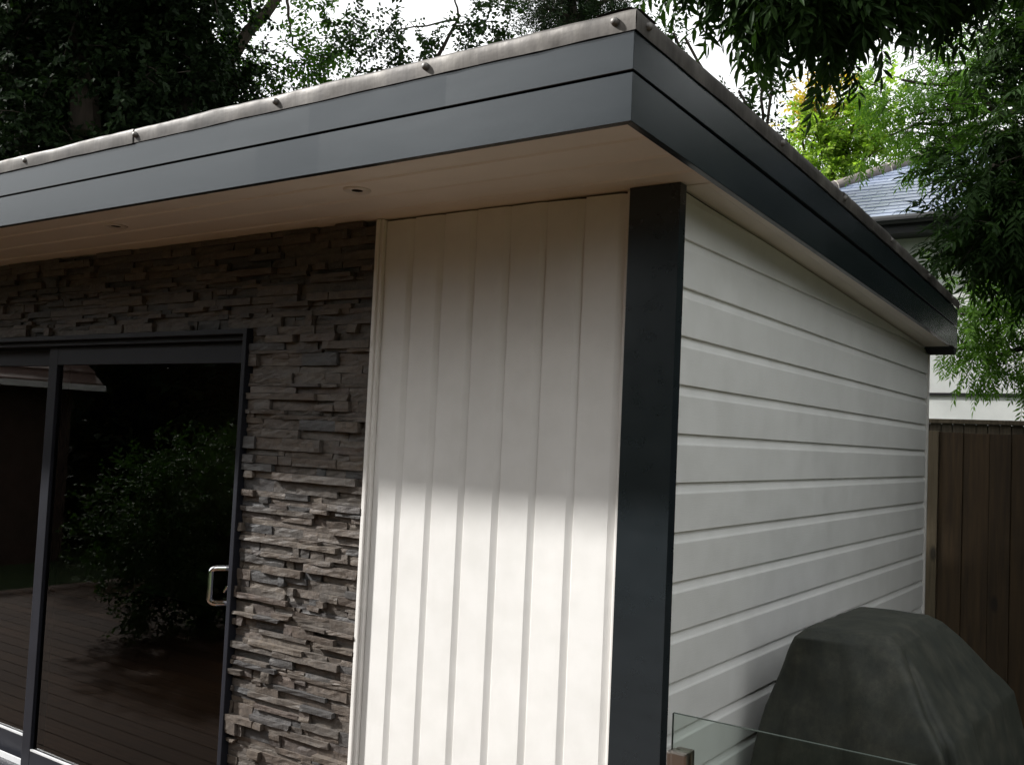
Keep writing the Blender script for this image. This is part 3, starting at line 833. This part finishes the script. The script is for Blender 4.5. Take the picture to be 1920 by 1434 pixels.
def crown_places(clumps, r, per=1.0, reach=.35, down=-.25):
    """clumps: (centre, radius (3), leaf count); twigs fan out of each clump, leaves sit along them"""
    out = []; twigs = []
    for (c, rad, n) in clumps:
        c = np.array(c); rad = np.array(rad) if np.ndim(rad) else np.array([rad]*3)
        nt = max(1, int(n/6))
        for _ in range(nt):
            q = r.normal(0, 1, 3); q /= np.linalg.norm(q); q = q*r.random()**(1/2.2)
            p = c + q*rad*.85
            d = q + r.normal(0, .5, 3); d[2] += down; d /= np.linalg.norm(d)
            tl = reach*r.uniform(.5, 1.2); twigs.append((p, p + d*tl))
            for k in range(6):
                t = (k+.5)/6; pp = p + d*tl*t
                e = d + r.normal(0, .75, 3); e[2] += down*.8
                out.append((pp, orient(e, r), r.uniform(.75, 1.2)))
    return out, twigs
def leaf_mesh(name, places, temps, m, parent, r, kind='stuff', scale=1.0, extra=(), mfun=None):
    V, F, MI = [], [], []; k = 0
    for (p, Mx, s) in places:
        v, f = temps[r.integers(len(temps))]
        V.append(v*(s*scale) @ Mx.T + p); F.append(f+k); k += len(v)
        if mfun: MI.append(np.full(len(f), mfun(p)))
    return np_mesh(name, np.vstack(V), np.vstack(F), m, parent, kind, extra_mats=extra, midx=np.concatenate(MI) if mfun else None)
def limb(bm, a, b, r0, r1, r, sag=0, seg=7, n=6, wob=.05):
    a, b = Vector(a), Vector(b); L = (b-a).length; pts = []
    for i in range(n+1):
        t = i/n; p = a.lerp(b, t) + Vector((0, 0, -sag*4*t*(1-t)*-1))
        if 0 < i < n: p += Vector(r.normal(0, wob*L*.5, 3))*.5
        pts.append(p)
    tube(bm, pts, [r0+(r1-r0)*i/n for i in range(n+1)], seg)
    return pts
def make_tree(name, base, label, trunk_r, trunk_top, clumps, temps, m, seed, group=None, reach=.35, scale=1.0, down=-.25, objs=0, temp_objs=None, limbs=(), extra=(), mfun=None, twigr=.003, twig_every=2, connect=True):
    r = np.random.default_rng(seed)
    T = thing(name, base, label, 'tree', group)
    bm = bmesh.new(); tp = limb(bm, base, trunk_top, trunk_r, trunk_r*.55, r, 0, 12, 8, .03)
    link_bm('trunk', bm, M_bark, T, smooth=True)
    places, twigs = crown_places(clumps, r, reach=reach, down=down)
    bm = bmesh.new()
    if connect:
        for (c, rad, n) in clumps:
            s = min(tp, key=lambda q: (q-Vector(c)).length)
            limb(bm, s, c, trunk_r*.28, .012, r, .0, 6, 6, .07)
    for (a, b, r0, r1) in limbs: limb(bm, a, b, r0, r1, r, 0, 8, 7, .05)
    for (p, q) in twigs[::twig_every]:
        tube(bm, [p, (Vector(p)+Vector(q))/2+Vector((0, 0, .01)), q], [twigr, twigr*.8, twigr*.4], 4, False)
    link_bm('branch', bm, M_bark, T)
    if objs:
        def seen_px(pl):
            v = Vector(pl[0]) - CP; z = v.dot(fwd)
            if z < .5: return 1e9
            x = 960 + FPX*v.dot(AX)/z; y = 717 - FPX*v.dot(AY)/z
            inside = -20 < x < 1940 and -20 < y < 1454
            return z if inside else 100+z
        places.sort(key=seen_px)
        meshes = []
        for (v, f) in temp_objs:
            me = bpy.data.meshes.new('leaf'); me.from_pydata([tuple(q) for q in v*scale], [], [tuple(int(i) for i in q) for q in f]); me.materials.append(m); meshes.append(me)
        for (p, Mx, s) in places[:objs]:
            o = bpy.data.objects.new('leaf', meshes[r.integers(len(meshes))])
            put(o, T, Vector(p)); o.matrix_basis = Matrix.Translation(Vector(p)-WP[T.name]) @ Matrix([list(q) for q in Mx]).to_4x4() @ Matrix.Scale(s, 4)
        places = places[objs:]
    leaf_mesh('foliage', places, temps, m, T, r, 'stuff', scale, extra, mfun)
    return T
def cl(u, v, dep, rpx, n, ry_=1.0, rd=1.0):
    """a foliage clump standing at one spot in the garden"""
    p = at(u, v, dep); rr = rpx*dep/FPX
    return (tuple(p), (rr, rr*rd, rr*ry_), n)

# near ash: boughs hang into view from a trunk out of frame to the right
ash_cl = [cl(1345, -125, 3.9, 30, 22), cl(1385, -95, 3.9, 45, 44), cl(1445, -80, 3.8, 55, 84), cl(1435, -35, 3.9, 28, 22), cl(1505, -55, 3.8, 50, 84), cl(1505, -10, 3.9, 28, 30), cl(1565, -55, 4.0, 60, 110), cl(1575, 15, 4.0, 30, 36), cl(1645, -65, 4.1, 60, 110), cl(1625, -15, 4.0, 30, 40),
          cl(1735, -85, 4.2, 60, 100), cl(1805, -115, 4.2, 60, 90), cl(1735, -45, 4.1, 28, 20), cl(1865, -115, 4.3, 50, 50), cl(1535, -205, 3.9, 110, 200), cl(1735, -215, 4.2, 120, 220),
          ((1.0, 1.0, 5.0), (1.0, 1.0, .5), 500), ((2.2, 1.5, 4.6), (.9, 1, .8), 350), ((-.2, 1.4, 5.6), (.8, .9, .5), 300), ((-2.4, .5, 5.7), (1.8, .9, .55), 900), ((-.6, .3, 6.2), (1.2, .7, .5), 500)]  # clumps out of view, added to shade the hanging boughs
make_tree('ash_tree', (3.4, 1.6, -.30), 'ash tree whose dark feathery boughs hang over the roof at the top right', .16, (2.9, 1.6, 5.2), ash_cl, ASH, M_ash, 11, reach=.20, objs=285, temp_objs=ASH, twigr=.0025, down=-.45)
# second ash, deeper in: the dark column of foliage by the house
ash2 = [cl(1962, 20, 6.2, 60, 110), cl(1962, 120, 6.2, 60, 110), cl(1952, 190, 6.2, 60, 110), cl(1902, 260, 6.2, 55, 130), cl(1952, 300, 6.3, 80, 200), cl(1862, 310, 6.1, 42, 90), cl(1912, 375, 6.2, 75, 190), cl(1847, 390, 6.2, 48, 110),
        cl(1832, 445, 6.1, 40, 80), cl(1902, 440, 6.2, 60, 120), cl(1942, 440, 6.3, 60, 120), cl(2022, 190, 6.3, 110, 240), cl(2022, 390, 6.3, 110, 240), cl(1992, 10, 6.4, 110, 200), cl(2092, 30, 6.2, 150, 260), cl(1972, -140, 6.2, 150, 260), cl(1782, -210, 6.4, 120, 160),
        cl(1800, 590, 8.2, 60, 120), cl(1870, 610, 8.2, 80, 190), cl(1850, 550, 8.3, 60, 100), cl(1910, 560, 8.3, 70, 140), cl(1840, 680, 8.2, 45, 70), cl(1900, 660, 8.2, 50, 80), cl(2000, 580, 8.3, 110, 200)]
make_tree('ash_tree', (2.6, 6.9, -.30), 'ash tree with a dense dark column of leaflets hiding the right of the slate roof', .20, (1.4, 5.8, 5.6), ash2[:17], ASH, M_ash, 12, reach=.30, objs=290, temp_objs=ASH, twigr=.003, down=-.35)
make_tree('young_ash_tree', (1.9, 7.6, -.30), 'young ash with fresh green drooping sprays below the dark foliage and above the fence', .07, (1.5, 7.4, 3.6), ash2[17:], ASHF, M_ashlight, 14, reach=.32, twigr=.004, down=-.3, scale=.95)
# lighter ash against the sky at upper right
ash3 = [cl(1690, 150, 10, 60, 120), cl(1760, 120, 10, 60, 120), cl(1820, 110, 10, 60, 110), cl(1720, 215, 10, 70, 150), cl(1790, 190, 10, 70, 150), cl(1850, 210, 10, 60, 120), cl(1740, 275, 10, 45, 70), cl(1800, 260, 10, 50, 80), cl(1670, 255, 10.2, 40, 50), cl(1870, 60, 10, 60, 100), cl(1960, 130, 10, 100, 160)]
make_tree('ash_tree', (1.2, 9.2, -.30), 'pale green ash standing against the sky just above the slate roof hip', .14, (.3, 8.3, 5.4), ash3, ASHF, M_ashlight, 15, reach=.42, twigr=.006, scale=1.0)
mp_ = [cl(1560, 200, 17, 55, 200), cl(1620, 190, 17, 45, 120), cl(1530, 250, 17, 45, 150), cl(1590, 260, 17, 60, 240), cl(1640, 250, 17, 45, 130), cl(1510, 215, 17, 28, 50), cl(1560, 310, 17, 55, 200), cl(1620, 310, 17, 50, 160), cl(1500, 300, 17, 50, 120), cl(1560, 380, 17, 70, 200), cl(1670, 330, 17.4, 40, 70)]
make_tree('field_maple_tree', (-4.6, 14.2, -.30), 'field maple with yellow green leaves turning orange at the top, beyond the roof edge', .16, (-4.2, 13.8, 5.2), mp_, BIG, M_light, 16, reach=.5, scale=.62, extra=(M_orange,), twigr=.008,
          mfun=lambda p: 1 if (p[2] + .7*noise.noise(Vector(p)*1.3)) > 7.35 and p[0] < -3.6 + .5*noise.noise(Vector(p)*2) else 0)
# the big dark tree at the upper left, with canopy clumps added out of view for shade
r = np.random.default_rng(3)
dk = []
for u in range(-160, 420, 75):
    for v in range(-160, 400, 75):
        if v < 330 - (u+0)*.26 + 60:
            dk.append(cl(u+r.uniform(-25, 25), v+r.uniform(-25, 25), r.uniform(9.0, 11.5), 62, 270, 1, 2.2))
dk += [((-12.5, 2.6, 8.0), (2.6, 2.0, 1.6), 2600), ((-9.6, 3.4, 8.8), (2.4, 2.0, 1.4), 2400), ((-14, 5, 6), (2, 2, 2.5), 1600), ((-11, 1.6, 10.4), (2.5, 2, 1.4), 1600), ((-7.2, 4.6, 9.2), (2.0, 1.6, 1.2), 1600), ((-5.0, 1.7, 6.6), (2.0, 1.2, .8), 3000), ((-15, 2, 9), (2.5, 2.2, 2), 1800), ((-13, 4, 12), (2.5, 2.5, 1.5), 1500)]  # unseen canopy clumps added to shade the crown and the fence
P_ = lambda u, v, d: tuple(at(u, v, d))
make_tree('evergreen_tree', (-9.3, 6.4, -.30), 'huge near black evergreen filling the sky above the left of the roof', .36, P_(215, -150, 10.5), dk, SPRB, M_dark, 17, reach=.45, scale=1.0, twigr=.008, twig_every=4, connect=False,
          limbs=[(P_(45, 330, 10), P_(75, -80, 10), .10, .07), (P_(160, 250, 9.4), P_(150, -80, 9.6), .15, .10), (P_(215, 330, 9.8), P_(290, -80, 10), .16, .10), (P_(330, 230, 9.6), P_(380, 120, 9.6), .09, .07), (P_(60, 300, 9.5), P_(0, 40, 9.5), .08, .04)])
# the leaning limb and mid green crown beside it
mc = [cl(420, 30, 10.5, 60, 130), cl(430, 95, 10.5, 45, 90), cl(400, 150, 10.5, 50, 120), cl(455, 150, 10.4, 40, 100), cl(520, 120, 10.4, 36, 65), cl(550, 160, 10.4, 34, 75), cl(590, 130, 10.4, 34, 60), cl(620, 60, 10.5, 38, 70), cl(600, 15, 10.5, 32, 50), cl(640, 110, 10.5, 34, 55), cl(470, -60, 10.5, 90, 130), cl(560, -80, 10.6, 60, 80), cl(360, 200, 10.4, 50, 110), cl(440, 200, 10.4, 40, 70), cl(520, 205, 10.4, 30, 40)]
make_tree('hawthorn_tree', P_(330, 560, 11)[:2]+(-.30,), 'mid green deciduous tree with a thick leaning limb above the fascia', .16, P_(340, 200, 10.8), mc, SPRB, M_mid, 18, reach=.34, scale=.82, twigr=.006,
          limbs=[(P_(345, 190, 10.4), P_(560, -40, 10.4), .085, .05), (P_(538, -10, 10.3), P_(548, 85, 10.3), .018, .010), (P_(548, 85, 10.3), P_(610, 110, 10.3), .012, .006)], connect=False)
sc_ = [cl(690, 60, 9.5, 36, 50), cl(740, 90, 9.5, 40, 60), cl(700, 125, 9.5, 36, 60), cl(770, 50, 9.5, 26, 26), cl(660, 95, 9.5, 30, 40), cl(780, 110, 9.5, 36, 50), cl(835, 75, 9.5, 22, 14), cl(880, 45, 9.4, 34, 36), cl(930, 20, 9.4, 44, 62), cl(960, 60, 9.4, 30, 36), cl(910, 80, 9.4, 26, 26), cl(770, 0, 9.5, 16, 12), cl(790, -40, 9.5, 30, 30), cl(950, -50, 9.5, 60, 80), cl(700, 165, 9.5, 40, 40), cl(850, 120, 9.5, 40, 40)]
make_tree('cherry_tree', P_(760, 560, 10)[:2]+(-.30,), 'sparse small leaved tree with bare twigs showing white sky above the roof', .10, P_(800, 140, 9.6), sc_, SPRB, M_ash, 19, reach=.26, scale=.72, twigr=.004, connect=False,
          limbs=[(P_(800, 150, 9.5), P_(860, 35, 9.5), .025, .012), (P_(860, 35, 9.5), P_(845, -40, 9.5), .012, .006), (P_(860, 38, 9.5), P_(720, 60, 9.5), .011, .005), (P_(800, 130, 9.5), P_(690, 130, 9.5), .015, .006), (P_(850, 50, 9.5), P_(930, 40, 9.5), .010, .005), (P_(820, 110, 9.5), P_(840, 140, 9.5), .01, .02)])
ev = [cl(1020, 10, 14, 42, 260), cl(1075, 0, 14, 52, 360), cl(1130, -10, 14, 46, 300), cl(1040, 45, 14, 45, 240), cl(1090, 40, 14, 45, 240), cl(1165, -20, 14, 26, 110), cl(1060, -90, 14, 80, 500), cl(1120, 60, 14, 40, 160)]
make_tree('yew_tree', P_(1080, 560, 14)[:2]+(-.30,), 'dense dark yew with a ragged crown just left of the roof corner', .22, P_(1080, 40, 14), ev, NDL, M_dark, 20, reach=.4, scale=1.5, twigr=.006)
# thin sprays showing over the far roof edge
fs = [cl(1262, 62, 7.5, 16, 30), cl(1285, 72, 7.5, 8, 12), cl(1398, 190, 7.5, 14, 26), cl(1430, 160, 7.5, 18, 30), cl(1385, 170, 7.5, 8, 10), cl(1448, 165, 7.5, 12, 14), cl(1455, 250, 7.5, 12, 18), cl(1475, 262, 7.5, 12, 18)]
make_tree('elder_tree', tuple(at(1430, 800, 7.5))[:2]+(-.30,), 'small dark shrubby tree whose thin sprays just clear the side roof edge', .05, P_(1425, 330, 7.5), fs, SPR, M_ash, 21, reach=.12, scale=1.0, twigr=.003,
          limbs=[(P_(1400, 205, 7.5), P_(1432, 150, 7.5), .006, .004)])

# ------------------------------------------------------------------ what the door glass reflects
SH = thing('rounded_shrub', (-5.6, -2.6, FLOOR), 'rounded evergreen shrub reflected in the sliding door glass', 'shrub')
r = np.random.default_rng(31)
bm = bmesh.new(); tube(bm, [(-5.6, -2.6, -.30), (-5.55, -2.6, .5), (-5.6, -2.55, 1.0)], [.06, .05, .03], 8); link_bm('trunk', bm, M_bark, SH)
pl, tw = crown_places([((-5.6, -2.6, .72), (1.05, 1.05, .9), 3600), ((-5.0, -3.2, 1.0), (.6, .6, .7), 1200)], r, reach=.2, down=0)
leaf_mesh('foliage', pl, SPR, M_hedge, SH, r, 'stuff', 1.1)
BH = thing('brick_house', (-14, -2, -.30), 'low brown brick house with a clay tiled roof reflected in the glass', 'house')
box('wall', M_brick, BH, -16.5, -11.4, -4.75, .5, -.30, 2.15)
bm = bmesh.new()
for k in range(9):
    s = k*.26; x = -11.0 - s*.80; z = 2.10 + s*.60
    add_box(bm, x-.26*.8-.05, x, -4.95, .8, z, z+.035)
    for v in bm.verts[-8:]:
        if v.co.x < x-.1: v.co.z += .15
link_bm('roof', bm, M_tile, BH)
box('gutter', M_trim, BH, -11.02, -10.93, -4.95, .8, 2.03, 2.11)
HD = thing('clipped_hedge', (-3, -8.6, -.30), 'long clipped green hedge across the garden from the sliding door', 'hedge')
pl, tw = crown_places([((x, -8.6+r.uniform(-.2, .2), 1.0), (1.1, .7, 1.3), 900) for x in np.arange(-10.2, 5, 1.3)], r, reach=.25, down=0)
leaf_mesh('foliage', pl, SPRB, M_hedge, HD, r, 'stuff', 1.3)
# belt of tall unseen trees, added around the plot to cut the sky light
r = np.random.default_rng(41); tb = []
for (x, y, h) in [(-16, -17, 4.5), (-13.5, -18, 5), (-9, -17, 8), (-5, -15, 9), (-1.5, -13, 9.5), (2, -12, 9.5), (5.5, -11, 8), (9, -9, 5), (10.5, -5, 4), (11, -1.5, 4), (10.5, 2, 5), (8.5, 5.5, 7.5), (5, -10, 6), (-19, -13, 3), (-19.5, -9, 3), (-19.5, -5, 3), (-19.5, -1, 3), (6.5, 8, 8), (-12, -8.8, 4.2), (-12.4, -6.8, 3.6), (-10.5, -11, 5), (-13.5, -8, 4)]:
    for k in range(int(h/1.1)):
        z = .6 + k*1.1; tb.append(((x+r.uniform(-.6, .6), y+r.uniform(-.6, .6), z), (2.2, 2.2, 1.1), 330))
for (x, y, h) in [(2.5, 3.5, 3.2), (2.3, 4.6, 3.4), (3.6, 2.8, 3.2), (3.4, 4.2, 4.2), (1.9, 5.9, 4.5), (4.5, 3.6, 4.5)]:  # unseen shrub clumps added to keep sky light off the far side wall
    for k in range(int(h/.8)): tb.append(((x+r.uniform(-.2, .2), y+r.uniform(-.2, .2), .3+k*.8), (.9, .8, .8), 60))
pl, tw = crown_places(tb, r, reach=.6, down=0)
leaf_mesh('added_tree_belt', pl, BIG, M_dark, None, r, 'stuff', 1.9)
